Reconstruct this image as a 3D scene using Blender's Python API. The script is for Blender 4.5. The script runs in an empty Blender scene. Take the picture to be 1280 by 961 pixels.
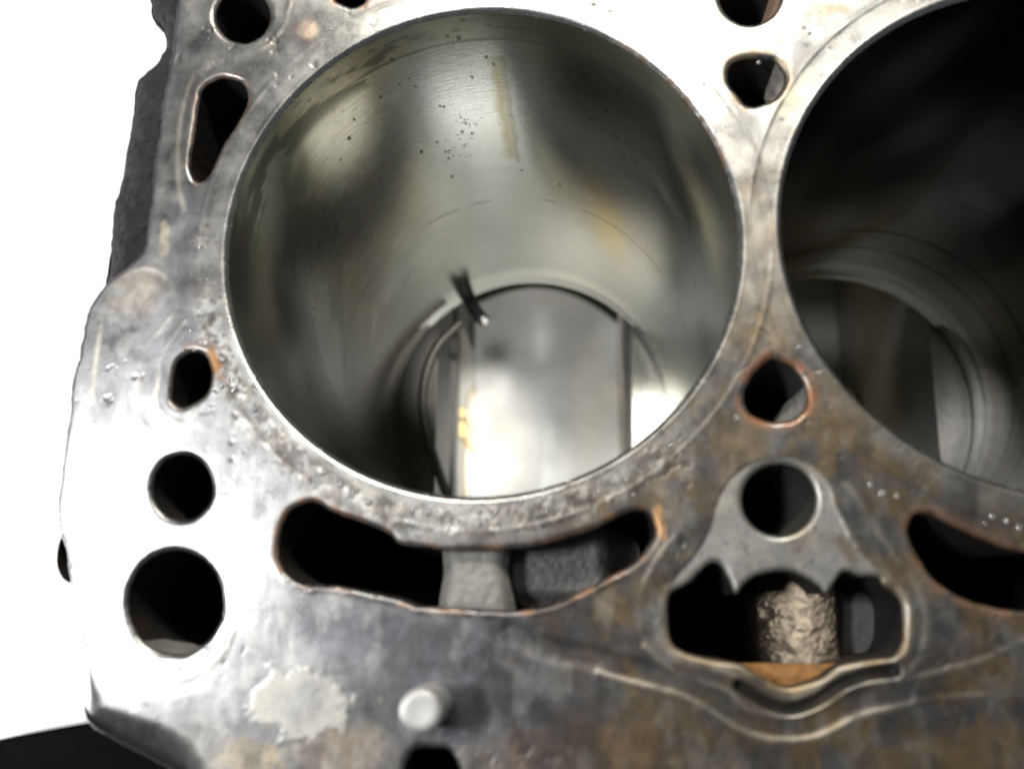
import bpy, math
import numpy as np
from math import radians, pi

# ------------------------------------------------------------------ camera, world, lamps, exposure
MM = 0.001
S = bpy.context.scene
COL = S.collection

CAM_POS = np.array([16.667, -56.202, 141.518])          # millimetres above the deck plane (z = 0)
CAM_ROT = (0.226981, 0.0766193, 0.0082721)
F_PX = 1200.0                                            # focal length in pixels of a 1280 wide picture
cd = bpy.data.cameras.new("camera")
cd.sensor_width = 36.0
cd.lens = F_PX / 1280.0 * 36.0
cd.clip_start = 0.005
cd.clip_end = 20.0
cd.dof.use_dof = True
cd.dof.focus_distance = 0.188
cd.dof.aperture_fstop = 12.0
cam = bpy.data.objects.new("camera", cd)
cam.location = [c * MM for c in CAM_POS]
cam.rotation_euler = CAM_ROT
COL.objects.link(cam)
S.camera = cam

W = bpy.data.worlds.new("World")
S.world = W
W.use_nodes = True
W.node_tree.nodes["Background"].inputs[0].default_value = (0.80, 0.88, 1.0, 1)
W.node_tree.nodes["Background"].inputs[1].default_value = 0.05

S.view_settings.view_transform = 'Standard'
S.view_settings.look = 'None'
S.view_settings.exposure = 0.2
S.view_settings.gamma = 1.0


def lamp(name, loc, target, size, power, color=(1, 1, 1), size_y=None, spread=180):
    l = bpy.data.lights.new(name, 'AREA')
    l.shape = 'DISK' if size_y is None else 'RECTANGLE'
    l.size = size * MM
    if size_y is not None:
        l.size_y = size_y * MM
    l.energy = power
    l.color = color
    l.spread = radians(spread)
    o = bpy.data.objects.new(name, l)
    o.location = [v * MM for v in loc]
    d = np.array(target, float) - np.array(loc, float)
    d /= np.linalg.norm(d)
    import mathutils
    o.rotation_euler = mathutils.Vector(d).to_track_quat('-Z', 'Y').to_euler()
    COL.objects.link(o)
    return o


lamp("work_lamp", (-300, -34, 449), (-50, -38, 0), 112, 1.55, (0.95, 0.97, 1.0))
lamp("window_lamp", (40, 430, 494), (0, 30, 0), 280, 3.2, (1.0, 0.97, 0.88), 110)
lamp("ceiling_lamp", (-170, 250, 1300), (0, 0, 0), 170, 1.2, (1.0, 0.98, 0.93))
lamp("bench_fill", (-420, -120, -60), (-240, 60, -242), 220, 2.4, (0.97, 0.98, 1.0))  # unseen fill added to blow out the white sheet


def fill_spot(name, loc, target, power, deg, blend, size, color=(1.0, 0.985, 0.95)):
    import mathutils
    l = bpy.data.lights.new(name, 'SPOT')
    l.energy = power
    l.color = color
    l.shadow_soft_size = size * MM
    l.spot_size = radians(deg)
    l.spot_blend = blend
    o = bpy.data.objects.new(name, l)
    o.location = [v * MM for v in loc]
    o.rotation_euler = mathutils.Vector(np.array(target, float) - np.array(loc, float)).to_track_quat('-Z', 'Y').to_euler()
    COL.objects.link(o)


fill_spot("ledge_fill", (-95, 20, 250), (34.5, -10, -141), 32.0, 5, 0.8, 6)  # unseen spot added to brighten the right bulkhead ledge
fill_spot("cap_fill", (48, 26, 250), (-27, 12, -222), 9.0, 7, 0.8, 6)  # added spot brightening the left bearing cap, no visible source
fill_spot("cool_fill", (0, 34, 260), (118.5, -8, -141), 1.8, 4.5, 0.8, 6, (0.85, 0.85, 1.0))  # added cool spot for the pale ledge below the second bore
fill_spot("warm_fill", (86, -190, -226), (119, 8, -186), 0.55, 30, 0.8, 10, (1.0, 0.80, 0.42))  # added warm spot brightening the bulkhead under the second bore
fill_spot("floor_fill", (-14, -185, -200), (5, -22, -240), 6.0, 40, 0.9, 12)  # unseen spot added to brighten the floor below the first bore

S.cycles.use_denoising = True
S.cycles.max_bounces = 10
S.cycles.diffuse_bounces = 4
S.cycles.glossy_bounces = 6
S.cycles.caustics_reflective = True
S.cycles.blur_glossy = 0.6
S.cycles.sample_clamp_indirect = 6.0

# ------------------------------------------------------------------ survey of the photograph onto real planes
a, b, c = CAM_ROT
Rx = np.array([[1, 0, 0], [0, np.cos(a), -np.sin(a)], [0, np.sin(a), np.cos(a)]])
Ry = np.array([[np.cos(b), 0, np.sin(b)], [0, 1, 0], [-np.sin(b), 0, np.cos(b)]])
Rz = np.array([[np.cos(c), -np.sin(c), 0], [np.sin(c), np.cos(c), 0], [0, 0, 1]])
SURVEY_POS, SURVEY_ROT = np.array([16.667, -56.202, 141.518]), Rz @ Ry @ Rx


def ray(px):
    px = np.atleast_2d(np.array(px, float))
    return np.stack([(px[:, 0] - 640) / F_PX, -(px[:, 1] - 480.5) / F_PX, -np.ones(len(px))], 1) @ SURVEY_ROT.T


def mm(px, z=0.0):
    """pixels of the photograph -> x, y in millimetres on the plane at height z"""
    d = ray(px)
    t = (z - SURVEY_POS[2]) / d[:, 2]
    return (SURVEY_POS + d * t[:, None])[:, :2]


R_BORE, PITCH, L_BORE = 40.5, 87.62, 140.0
Z_BENCH = -242.0


def on_bore(px):
    """pixels -> (angle, z) on the wall of the first cylinder"""
    d = ray(px)
    A = d[:, 0] ** 2 + d[:, 1] ** 2
    B = 2 * (SURVEY_POS[0] * d[:, 0] + SURVEY_POS[1] * d[:, 1])
    C = SURVEY_POS[0] ** 2 + SURVEY_POS[1] ** 2 - R_BORE ** 2
    t = (-B + np.sqrt(np.maximum(B * B - 4 * A * C, 0))) / (2 * A)
    p = SURVEY_POS + d * t[:, None]
    return np.stack([np.arctan2(p[:, 1], p[:, 0]), p[:, 2]], 1)


# ------------------------------------------------------------------ numpy helpers
def vnoise(x, y, seed=0):
    """smooth value noise in 0..1"""
    xi, yi = np.floor(x).astype(np.int64), np.floor(y).astype(np.int64)
    xf, yf = x - xi, y - yi
    u, v = xf * xf * (3 - 2 * xf), yf * yf * (3 - 2 * yf)

    def h(i, j):
        n = (i * 374761393 + j * 668265263 + seed * 974711) & 0xFFFFFFFF
        n = ((n ^ (n >> 13)) * 1274126177) & 0xFFFFFFFF
        n = n ^ (n >> 16)
        return (n & 0xFFFF) / 65535.0
    return (h(xi, yi) * (1 - u) + h(xi + 1, yi) * u) * (1 - v) + (h(xi, yi + 1) * (1 - u) + h(xi + 1, yi + 1) * u) * v


def fbm(x, y, scale, octaves=4, seed=0, gain=0.55):
    s, amp, tot = 0, 1.0, 0
    for k in range(octaves):
        s = s + amp * vnoise(x / scale + 17.3 * k, y / scale + 9.1 * k, seed + k)
        tot += amp
        amp *= gain
        scale *= 0.5
    return s / tot


def sstep(lo, hi, v):
    t = np.clip((v - lo) / (hi - lo), 0, 1)
    return t * t * (3 - 2 * t)


def catmull(P, closed=True, step=0.4):
    P = np.asarray(P, float)
    n = len(P)
    out = []
    rng = range(n) if closed else range(n - 1)
    for i in rng:
        if closed:
            p0, p1, p2, p3 = P[(i - 1) % n], P[i], P[(i + 1) % n], P[(i + 2) % n]
        else:
            p0, p1, p2, p3 = P[max(i - 1, 0)], P[i], P[i + 1], P[min(i + 2, n - 1)]
        m = max(2, int(np.ceil(np.linalg.norm(p2 - p1) / step)))
        t = np.linspace(0, 1, m, endpoint=False)[:, None]
        out.append(0.5 * (2 * p1 + (p2 - p0) * t + (2 * p0 - 5 * p1 + 4 * p2 - p3) * t ** 2 + (3 * p1 - p0 - 3 * p2 + p3) * t ** 3))
    if not closed:
        out.append(P[-1:])
    return np.concatenate(out)


def jagged(P, amp, scale, seed):
    """an uneven corroded edge"""
    nxt, prv = np.roll(P, -1, 0), np.roll(P, 1, 0)
    t = nxt - prv
    nrm = np.stack([t[:, 1], -t[:, 0]], 1) / (np.linalg.norm(t, axis=1)[:, None] + 1e-9)
    s = np.cumsum(np.linalg.norm(P - prv, axis=1))
    k = fbm(P[:, 0] + 100, P[:, 1] + 100, scale, 3, seed) - 0.5
    return P + nrm * (k * 2 * amp)[:, None]


def seg_dist(x, y, P, closed):
    """distance from points to a polyline, plus inside test when closed"""
    Q = np.roll(P, -1, 0) if closed else P[1:]
    A = P if closed else P[:-1]
    best = np.full(x.shape, 1e9)
    inside = np.zeros(x.shape, bool)
    for (ax, ay), (bx, by) in zip(A, Q):
        dx, dy = bx - ax, by - ay
        L2 = dx * dx + dy * dy + 1e-12
        t = np.clip(((x - ax) * dx + (y - ay) * dy) / L2, 0, 1)
        d2 = (x - ax - t * dx) ** 2 + (y - ay - t * dy) ** 2
        np.minimum(best, d2, out=best)
        if closed:
            cond = (ay > y) != (by > y)
            if cond.any():
                xc = ax + (y - ay) * dx / (dy if abs(dy) > 1e-12 else 1e-12)
                inside ^= cond & (x < xc)
    return np.sqrt(best), inside


def local_dist(X, Y, P, margin, closed):
    """seg_dist only near the shape; elsewhere +margin"""
    D = np.full(X.shape, float(margin))
    lo, hi = P.min(0) - margin, P.max(0) + margin
    m = (X > lo[0]) & (X < hi[0]) & (Y > lo[1]) & (Y < hi[1])
    if m.any():
        d, ins = seg_dist(X[m], Y[m], P, closed)
        if closed:
            d = np.where(ins, -d, d)
        D[m] = np.minimum(d, margin)
    return D


def ellipse(cx, cy, rx, ry, rot=0, n=24):
    t = np.linspace(0, 2 * pi, n, endpoint=False)
    x, y = rx * np.cos(t), ry * np.sin(t)
    cr, sr = math.cos(rot), math.sin(rot)
    return np.stack([cx + x * cr - y * sr, cy + x * sr + y * cr], 1)


# ------------------------------------------------------------------ mesh helpers
def add_obj(name, me, mat, parent=None, label=None):
    o = bpy.data.objects.new(name, me)
    if mat is not None:
        me.materials.append(mat)
    COL.objects.link(o)
    if parent is not None:
        o.parent = parent
        o.location = (-parent_origin(parent)[0], -parent_origin(parent)[1], -parent_origin(parent)[2])
    if label:
        o["label"] = label
    return o


def parent_origin(p):
    v = np.zeros(3)
    while p is not None:
        v = v + np.array(p.location)
        p = p.parent
    return v


def mesh_np(name, V, F, smooth=True, tint=None, uv=None):
    """V in millimetres, F an (n,3) or (n,4) index array or a list of faces"""
    me = bpy.data.meshes.new(name)
    V = np.asarray(V, float) * MM
    if isinstance(F, np.ndarray):
        nf, k = F.shape
        me.vertices.add(len(V))
        me.vertices.foreach_set("co", V.astype(np.float32).ravel())
        me.loops.add(nf * k)
        me.loops.foreach_set("vertex_index", F.astype(np.int32).ravel())
        me.polygons.add(nf)
        me.polygons.foreach_set("loop_start", (np.arange(nf) * k).astype(np.int32))
        me.polygons.foreach_set("loop_total", np.full(nf, k, np.int32))
        me.update(calc_edges=True)
    else:
        me.from_pydata([tuple(v) for v in V], [], [tuple(int(i) for i in f) for f in F])
    me.validate()
    me.polygons.foreach_set("use_smooth", np.full(len(me.polygons), bool(smooth)))
    if tint is not None:
        at = me.attributes.new("tint", 'FLOAT_COLOR', 'POINT')
        at.data.foreach_set("color", np.clip(tint, 0, 1).astype(np.float32).ravel())
    if uv is not None and isinstance(F, np.ndarray):
        l = me.uv_layers.new(name="UVMap")
        l.data.foreach_set("uv", uv[F.ravel()].astype(np.float32).ravel())
    me.update()
    return me


def grid_faces(nu, nv, wrap=False):
    i = np.arange(nu if wrap else nu - 1)
    j = np.arange(nv - 1)
    I, J = np.meshgrid(i, j, indexing='ij')
    I2 = (I + 1) % nu
    return np.stack([I * nv + J, I2 * nv + J, I2 * nv + J + 1, I * nv + J + 1], -1).reshape(-1, 4)


def wall_mesh(name, P, z0, z1, rings=8, cap=True, rough=0.0, taper=0.0, seed=0, out=0.04):
    """inner wall of a passage: contour P carried down from z0 to z1, closed at the bottom"""
    P = np.asarray(P)
    area = 0.5 * np.sum(P[:, 0] * np.roll(P[:, 1], -1) - np.roll(P[:, 0], -1) * P[:, 1])
    if area < 0:
        P = P[::-1]
    n = len(P)
    t = np.roll(P, -1, 0) - np.roll(P, 1, 0)
    nrm = np.stack([t[:, 1], -t[:, 0]], 1) / (np.linalg.norm(t, axis=1)[:, None] + 1e-9)   # outward
    V = []
    for k in range(rings):
        f = k / (rings - 1)
        z = z0 + (z1 - z0) * f ** 1.5
        w = out + taper * f
        if rough and k > 0:
            w = w + rough * (fbm(np.cumsum(np.linalg.norm(t, axis=1)) * 0.5, np.full(n, z), 3.0, 3, seed) - 0.5) * 2 * min(1, k / 2)
            V.append(np.column_stack([P + nrm * w[:, None], np.full(n, z)]))
        else:
            V.append(np.column_stack([P + nrm * w, np.full(n, z)]))
    V = np.concatenate(V)
    F = []
    for k in range(rings - 1):
        for i in range(n):
            j = (i + 1) % n
            F.append((k * n + i, (k + 1) * n + i, (k + 1) * n + j, k * n + j))
    if cap:
        V = np.vstack([V, [[P[:, 0].mean(), P[:, 1].mean(), z1]]])
        last = (rings - 1) * n
        for i in range(n):
            F.append((last + i, len(V) - 1, last + (i + 1) % n))
    return mesh_np(name, V, F)


def prism(name, P, z0, z1, bev=0.0):
    """solid from a contour between two heights, with an optional bevel round the top"""
    P = np.asarray(P)
    area = 0.5 * np.sum(P[:, 0] * np.roll(P[:, 1], -1) - np.roll(P[:, 0], -1) * P[:, 1])
    if area < 0:
        P = P[::-1]
    n = len(P)
    t = np.roll(P, -1, 0) - np.roll(P, 1, 0)
    nrm = np.stack([t[:, 1], -t[:, 0]], 1) / (np.linalg.norm(t, axis=1)[:, None] + 1e-9)
    rings = [np.column_stack([P, np.full(n, z0)])]
    if bev:
        for q in np.linspace(0, pi / 2, 4):
            rings.append(np.column_stack([P - nrm * bev * (1 - math.cos(q)), np.full(n, z1 - bev + bev * math.sin(q))]))
    else:
        rings.append(np.column_stack([P, np.full(n, z1)]))
    V = np.concatenate(rings)
    F = []
    for k in range(len(rings) - 1):
        for i in range(n):
            j = (i + 1) % n
            F.append((k * n + i, k * n + j, (k + 1) * n + j, (k + 1) * n + i))
    F.append(tuple(range((len(rings) - 1) * n, len(rings) * n)))
    F.append(tuple(reversed(range(n))))
    return mesh_np(name, V, F, smooth=False)


# ------------------------------------------------------------------ materials
def new_mat(name):
    m = bpy.data.materials.new(name)
    m.use_nodes = True
    nt = m.node_tree
    return m, nt, nt.nodes["Principled BSDF"]


def node(nt, typ, **kw):
    n = nt.nodes.new(typ)
    for k, v in kw.items():
        if k.startswith("i_"):
            n.inputs[k[2:].replace("_", " ")].default_value = v
        else:
            setattr(n, k, v)
    return n


def math_node(nt, op, a, b=None, clamp=False):
    n = nt.nodes.new("ShaderNodeMath")
    n.operation = op
    n.use_clamp = clamp
    for i, v in enumerate((a, b)):
        if v is None:
            continue
        if isinstance(v, (int, float)):
            n.inputs[i].default_value = v
        else:
            nt.links.new(v, n.inputs[i])
    return n.outputs[0]


def noise_node(nt, vec, scale, detail=4.0, rough=0.55):
    n = nt.nodes.new("ShaderNodeTexNoise")
    n.inputs["Scale"].default_value = scale
    n.inputs["Detail"].default_value = detail
    n.inputs["Roughness"].default_value = rough
    nt.links.new(vec, n.inputs["Vector"])
    return n.outputs["Fac"]


def obj_coord(nt, scale=(1, 1, 1), rot=(0, 0, 0), out="Object"):
    tc = nt.nodes.new("ShaderNodeTexCoord")
    mp = nt.nodes.new("ShaderNodeMapping")
    mp.inputs["Scale"].default_value = scale
    mp.inputs["Rotation"].default_value = rot
    nt.links.new(tc.outputs[out], mp.inputs["Vector"])
    return mp.outputs[0]


def mul_color(nt, col, fac, lo, hi):
    """colour times (lo..hi by fac)"""
    f = math_node(nt, 'MULTIPLY_ADD', fac, hi - lo)
    f.node.inputs[2].default_value = lo
    n = nt.nodes.new("ShaderNodeVectorMath")
    n.operation = 'SCALE'
    nt.links.new(col, n.inputs[0])
    nt.links.new(f, n.inputs["Scale"])
    return n.outputs[0]


def bump(nt, h, strength, dist, prev=None):
    n = nt.nodes.new("ShaderNodeBump")
    n.inputs["Strength"].default_value = strength
    n.inputs["Distance"].default_value = dist
    nt.links.new(h, n.inputs["Height"])
    if prev is not None:
        nt.links.new(prev, n.inputs["Normal"])
    return n.outputs[0]


def tinted_metal(name, rough_lo, rough_hi, metal_lo, metal_hi, grain, grain_dist, fine=2600, hone=False, coat=0.0):
    """worn iron: colour and grime come from the mesh attribute, grain and gloss from noise"""
    m, nt, p = new_mat(name)
    at = nt.nodes.new("ShaderNodeAttribute")
    at.attribute_name = "tint"
    oc = obj_coord(nt)
    n1 = noise_node(nt, oc, fine, 5, 0.6)
    n2 = noise_node(nt, oc, 260, 6, 0.65)
    colr = mul_color(nt, at.outputs["Color"], n1, 0.6, 1.4)
    colr = mul_color(nt, colr, n2, *((0.9, 1.1) if hone else (0.62, 1.38)))
    nt.links.new(colr, p.inputs["Base Color"])
    g = at.outputs["Alpha"]
    mt = math_node(nt, 'MULTIPLY_ADD', g, metal_lo - metal_hi)
    mt.node.inputs[2].default_value = metal_hi
    nt.links.new(mt, p.inputs["Metallic"])
    r = math_node(nt, 'MULTIPLY_ADD', g, rough_hi - rough_lo)
    r.node.inputs[2].default_value = rough_lo
    k = 0.06 if hone else 0.24
    r2 = math_node(nt, 'MULTIPLY_ADD', n2, k)
    r2.node.inputs[2].default_value = -k / 2
    r = math_node(nt, 'ADD', r, r2, True)
    nt.links.new(r, p.inputs["Roughness"])
    nb = bump(nt, n1, grain, grain_dist)
    if not hone:
        nb = bump(nt, n2, grain * 0.7, grain_dist * 3, nb)
    if hone:
        for ang, sc_, st_ in ((0.5, (0.25, 5.0, 1), 0.3), (-0.5, (0.25, 5.0, 1), 0.3), (0.0, (0.03, 4.0, 1), 0.5)):
            uvc = obj_coord(nt, sc_, (0, 0, ang), "UV")
            h = noise_node(nt, uvc, 1.0, 3, 0.6)
            nb = bump(nt, h, st_, 0.00002, nb)
    nt.links.new(nb, p.inputs["Normal"])
    if coat:
        wn = noise_node(nt, oc, 120, 4, 0.6)
        w = math_node(nt, 'MULTIPLY_ADD', wn, 6.0, True)
        w.node.inputs[2].default_value = -2.9
        w = math_node(nt, 'MULTIPLY', w, coat)
        nt.links.new(w, p.inputs["Coat Weight"])
        p.inputs["Coat Roughness"].default_value = 0.08
        cb = bump(nt, noise_node(nt, oc, 1100, 3, 0.5), 0.5, 0.00012)
        nt.links.new(cb, p.inputs["Coat Normal"])
        for ang in (0.35, -0.9, 1.9):
            sc = noise_node(nt, obj_coord(nt, (1, 0.02, 1), (0, 0, ang)), 5200, 2, 0.5)
            nb = bump(nt, sc, 0.16, 0.00003, nb)
        nt.links.new(nb, p.inputs["Normal"])
    return m


def cast_iron(name, col, rough=0.6, metallic=0.3, scale=900, strength=0.6, dist=0.0004, var=0.5, rust=None):
    m, nt, p = new_mat(name)
    oc = obj_coord(nt)
    n1 = noise_node(nt, oc, scale, 5, 0.65)
    n2 = noise_node(nt, oc, scale * 0.13, 4, 0.6)
    rgb = nt.nodes.new("ShaderNodeRGB")
    rgb.outputs[0].default_value = (*col, 1)
    cc = mul_color(nt, rgb.outputs[0], n1, 1 - var, 1 + var)
    cc = mul_color(nt, cc, n2, 0.6, 1.4)
    if rust:
        mx = nt.nodes.new("ShaderNodeMix")
        mx.data_type = 'RGBA'
        f = math_node(nt, 'MULTIPLY_ADD', n2, 5.0, True)
        f.node.inputs[2].default_value = -2.6
        nt.links.new(f, mx.inputs[0])
        nt.links.new(cc, mx.inputs[6])
        mx.inputs[7].default_value = (*rust, 1)
        cc = mx.outputs[2]
    nt.links.new(cc, p.inputs["Base Color"])
    p.inputs["Metallic"].default_value = metallic
    p.inputs["Roughness"].default_value = rough
    nb = bump(nt, n1, strength, dist)
    nt.links.new(nb, p.inputs["Normal"])
    return m


M_DECK = tinted_metal("deck_iron", 0.24, 0.52, 0.45, 0.96, 0.20, 0.00005, coat=0.8)
M_BORE = tinted_metal("honed_bore", 0.07, 0.40, 0.4, 0.97, 0.05, 0.00002, hone=True)
M_CAST = cast_iron("black_cast", (0.030, 0.026, 0.027), 0.72, 0.1, 900, 1.0, 0.0012)
M_PASS = cast_iron("passage_cast", (0.026, 0.024, 0.022), 0.7, 0.2, 800, 0.7, 0.0005, rust=(0.05, 0.025, 0.012))
M_PALE = cast_iron("lime_cast", (0.36, 0.33, 0.29), 0.7, 0.2, 1200, 0.5, 0.0003, rust=(0.30, 0.19, 0.09))
M_LIT_TAN = cast_iron("lit_tan_wall", (0.42, 0.27, 0.18), 0.7, 0.1, 1200, 0.4, 0.0003)
M_OIL = cast_iron("brown_oil", (0.035, 0.022, 0.012), 0.25, 0.3, 600, 0.1, 0.0001)
M_ADDED_SHEET = cast_iron("pale_added_sheet", (0.74, 0.745, 0.73), 0.30, 0.45, 300, 0.05, 0.0001, var=0.05)
M_OCHRE = cast_iron("ochre_rust", (0.34, 0.16, 0.045), 0.7, 0.0, 1100, 0.7, 0.0004, rust=(0.06, 0.04, 0.025))
M_DRILL = cast_iron("drilled_iron", (0.16, 0.15, 0.135), 0.42, 0.7, 1500, 0.25, 0.0001)
M_BRIDGE = cast_iron("bridge_cast", (0.30, 0.285, 0.26), 0.6, 0.3, 1500, 0.5, 0.0002)
M_SPARK = cast_iron("bare_cast", (0.13, 0.105, 0.075), 0.26, 0.92, 2000, 0.7, 0.0001, var=0.6)
M_SHELF = cast_iron("dark_shelf", (0.15, 0.143, 0.135), 0.55, 0.3, 2200, 0.7, 0.0002, var=0.6)
M_CASE = cast_iron("crankcase_iron", (0.075, 0.07, 0.058), 0.45, 0.4, 500, 0.3, 0.0003)
M_FACE = cast_iron("bulkhead_iron", (0.50, 0.485, 0.43), 0.38, 0.5, 500, 0.2, 0.0002)
M_STEEL = cast_iron("pin_steel", (0.60, 0.585, 0.565), 0.5, 0.5, 1800, 0.2, 0.00008, var=0.15)
M_JET = cast_iron("jet_steel", (0.10, 0.10, 0.10), 0.3, 0.8, 900, 0.1, 0.0001)
M_SHELL = cast_iron("bearing_bronze", (0.65, 0.50, 0.22), 0.3, 0.9, 600, 0.1, 0.0001, var=0.15)


def plain(name, col, rough, metallic=0.0, scale=90, var=0.08):
    m, nt, p = new_mat(name)
    n1 = noise_node(nt, obj_coord(nt), scale, 4)
    rgb = nt.nodes.new("ShaderNodeRGB")
    rgb.outputs[0].default_value = (*col, 1)
    nt.links.new(mul_color(nt, rgb.outputs[0], n1, 1 - var, 1 + var), p.inputs["Base Color"])
    p.inputs["Roughness"].default_value = rough
    p.inputs["Metallic"].default_value = metallic
    return m


M_SHEET = plain("white_sheet", (0.84, 0.85, 0.86), 0.5, var=0.03)
M_RUBBER = plain("black_rubber", (0.004, 0.004, 0.004), 1.0, var=0.3)
M_RUBBER.node_tree.nodes["Principled BSDF"].inputs["Specular IOR Level"].default_value = 0.0
mw, ntw, pw = new_mat("coolant")
pw.inputs["Base Color"].default_value = (0.9, 0.92, 0.9, 1)
pw.inputs["Roughness"].default_value = 0.07
pw.inputs["IOR"].default_value = 2.1
pw.inputs["Transmission Weight"].default_value = 0.8
pw.inputs["Metallic"].default_value = 0.0
M_WATER = mw

# ------------------------------------------------------------------ the white sheet the block stands on
def structure(o):
    o["kind"] = "structure"
    return o


sx, sy = 90, 90
gx, gy = np.linspace(-900, 900, sx), np.linspace(-900, 900, sy)
GX, GY = np.meshgrid(gx, gy, indexing='ij')
GZ = Z_BENCH - 0.4 + 2.2 * (fbm(GX + 2000, GY + 2000, 380, 3, 5) - 0.5) * np.clip((np.hypot(GX - 40, GY) - 170) / 120, 0, 1)
structure(add_obj("white_bench_sheet", mesh_np("white_bench_sheet", np.stack([GX.ravel(), GY.ravel(), GZ.ravel()], 1), grid_faces(sx, sy)), M_SHEET))

# ------------------------------------------------------------------ engine block root
root = bpy.data.objects.new("engine_block", None)
root.location = (0.04, 0, Z_BENCH * MM)
COL.objects.link(root)
root["label"] = "bare cast iron engine block with two open cylinder bores, its stained deck facing up"
root["category"] = "engine block"

# ------------------------------------------------------------------ contours traced on the deck
HOLES = {}


def hole(key, pts, jag=0.12, seed=1, step=0.35, smooth=True):
    P = mm(pts)
    if smooth:
        P = catmull(P, True, step)
    if jag:
        P = jagged(P, jag, 2.0, seed)
    HOLES[key] = P
    return P


hole("stud", ellipse(303, 19, 34, 34), 0.12, 1)
hole("drip", ellipse(439, -12, 23, 20), 0.35, 2)
hole("tear", [(273, 97), (253, 110), (247, 133), (242, 167), (237, 203), (240, 220), (248, 227), (260, 220), (267, 207), (277, 183), (297, 153), (308, 130), (309, 117), (302, 103), (288, 97)], 0.10, 3)
hole("dee", [(240, 439), (227, 445), (218, 457), (214, 480), (214, 500), (227, 509), (243, 503), (258, 492), (264, 473), (262, 457), (255, 443)], 0.10, 4)
hole("round", ellipse(227, 609, 38, 41.5), 0.08, 5)
hole("bolt", ellipse(218, 753, 60, 66), 0.18, 6)
hole("slot", [(383, 627), (360, 640), (347, 674), (352, 708), (379, 729), (425, 733), (489, 746), (522, 756), (594, 761), (649, 762), (687, 756), (721, 741), (763, 720), (797, 699), (818, 670), (818, 653), (805, 638), (784, 640), (742, 661), (700, 674), (657, 684), (615, 687), (556, 687), (539, 684), (501, 680), (480, 663), (417, 640), (400, 630)], 0.14, 7)
hole("heart", [(966, 447), (953, 455), (938, 473), (930, 493), (935, 513), (953, 524), (970, 527), (993, 523), (1008, 507), (1008, 487), (996, 463), (980, 452)], 0.12, 8)
hole("ring", ellipse(974, 624, 46, 45), 0.05, 9)
hole("drain", [(837, 745), (862, 728), (881, 709), (892, 703), (902, 707), (911, 724), (920, 742), (929, 732), (946, 719), (969, 714), (987, 714), (1006, 721), (1023, 732), (1032, 742), (1039, 736), (1051, 717), (1062, 714), (1075, 720), (1097, 721), (1105, 732), (1120, 743), (1129, 758), (1130, 790), (1126, 809), (1116, 820), (1097, 823), (1050, 832), (1025, 848), (985, 858), (955, 847), (925, 830), (881, 822), (851, 813), (839, 801), (836, 784)], 0.06, 10)
hole("top", ellipse(938, -8, 39, 39), 0.06, 11)
hole("tri", [(910, 87), (915, 78), (927, 73), (947, 72), (966, 75), (977, 83), (983, 94), (982, 106), (969, 123), (947, 133), (933, 130), (921, 116), (911, 103)], 0.12, 12)
hole("slot2", [(1138, 653), (1146, 643), (1163, 643), (1186, 655), (1236, 677), (1270, 688), (1310, 690), (1380, 680), (1440, 660), (1470, 665), (1470, 700), (1430, 735), (1360, 760), (1276, 763), (1220, 753), (1186, 737), (1163, 717), (1146, 690), (1136, 667)], 0.12, 13)
hole("front", [(519, 937), (540, 934), (560, 937), (569, 949), (575, 970), (570, 1000), (540, 1010), (510, 1000), (505, 970), (509, 952)], 0.10, 14)
hole("edge", [(75, 672), (82, 690), (84, 712), (86, 728), (76, 722), (69, 705), (70, 685)], 0.05, 15)

# machined deck outline (left edge traced, other sides beyond the frame)
left_px = [(221, -40), (221, 0), (213, 67), (203, 127), (197, 177), (190, 233), (187, 273), (181, 305), (166, 328), (140, 348), (118, 372), (106, 395), (98, 440), (92, 470), (85, 520), (78, 570), (72, 610), (71, 650), (74, 690), (88, 735), (97, 770), (103, 800), (104, 830), (99, 860), (94, 885), (97, 902), (112, 917), (150, 938), (215, 972)]
lp = catmull(mm(left_px), False, 0.5)
lp = lp + np.stack([(fbm(lp[:, 0] + 300, lp[:, 1] + 300, 3, 3, 77) - 0.5) * 0.8, 0 * lp[:, 0]], 1)
X1, Y1, Y0 = 146.0, 66.0, -96.0
OUT = np.vstack([lp, [[-30, -92.0], [-10, Y0], [X1, Y0], [X1, Y1], [lp[0, 0] + 1.5, Y1]]])

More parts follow.
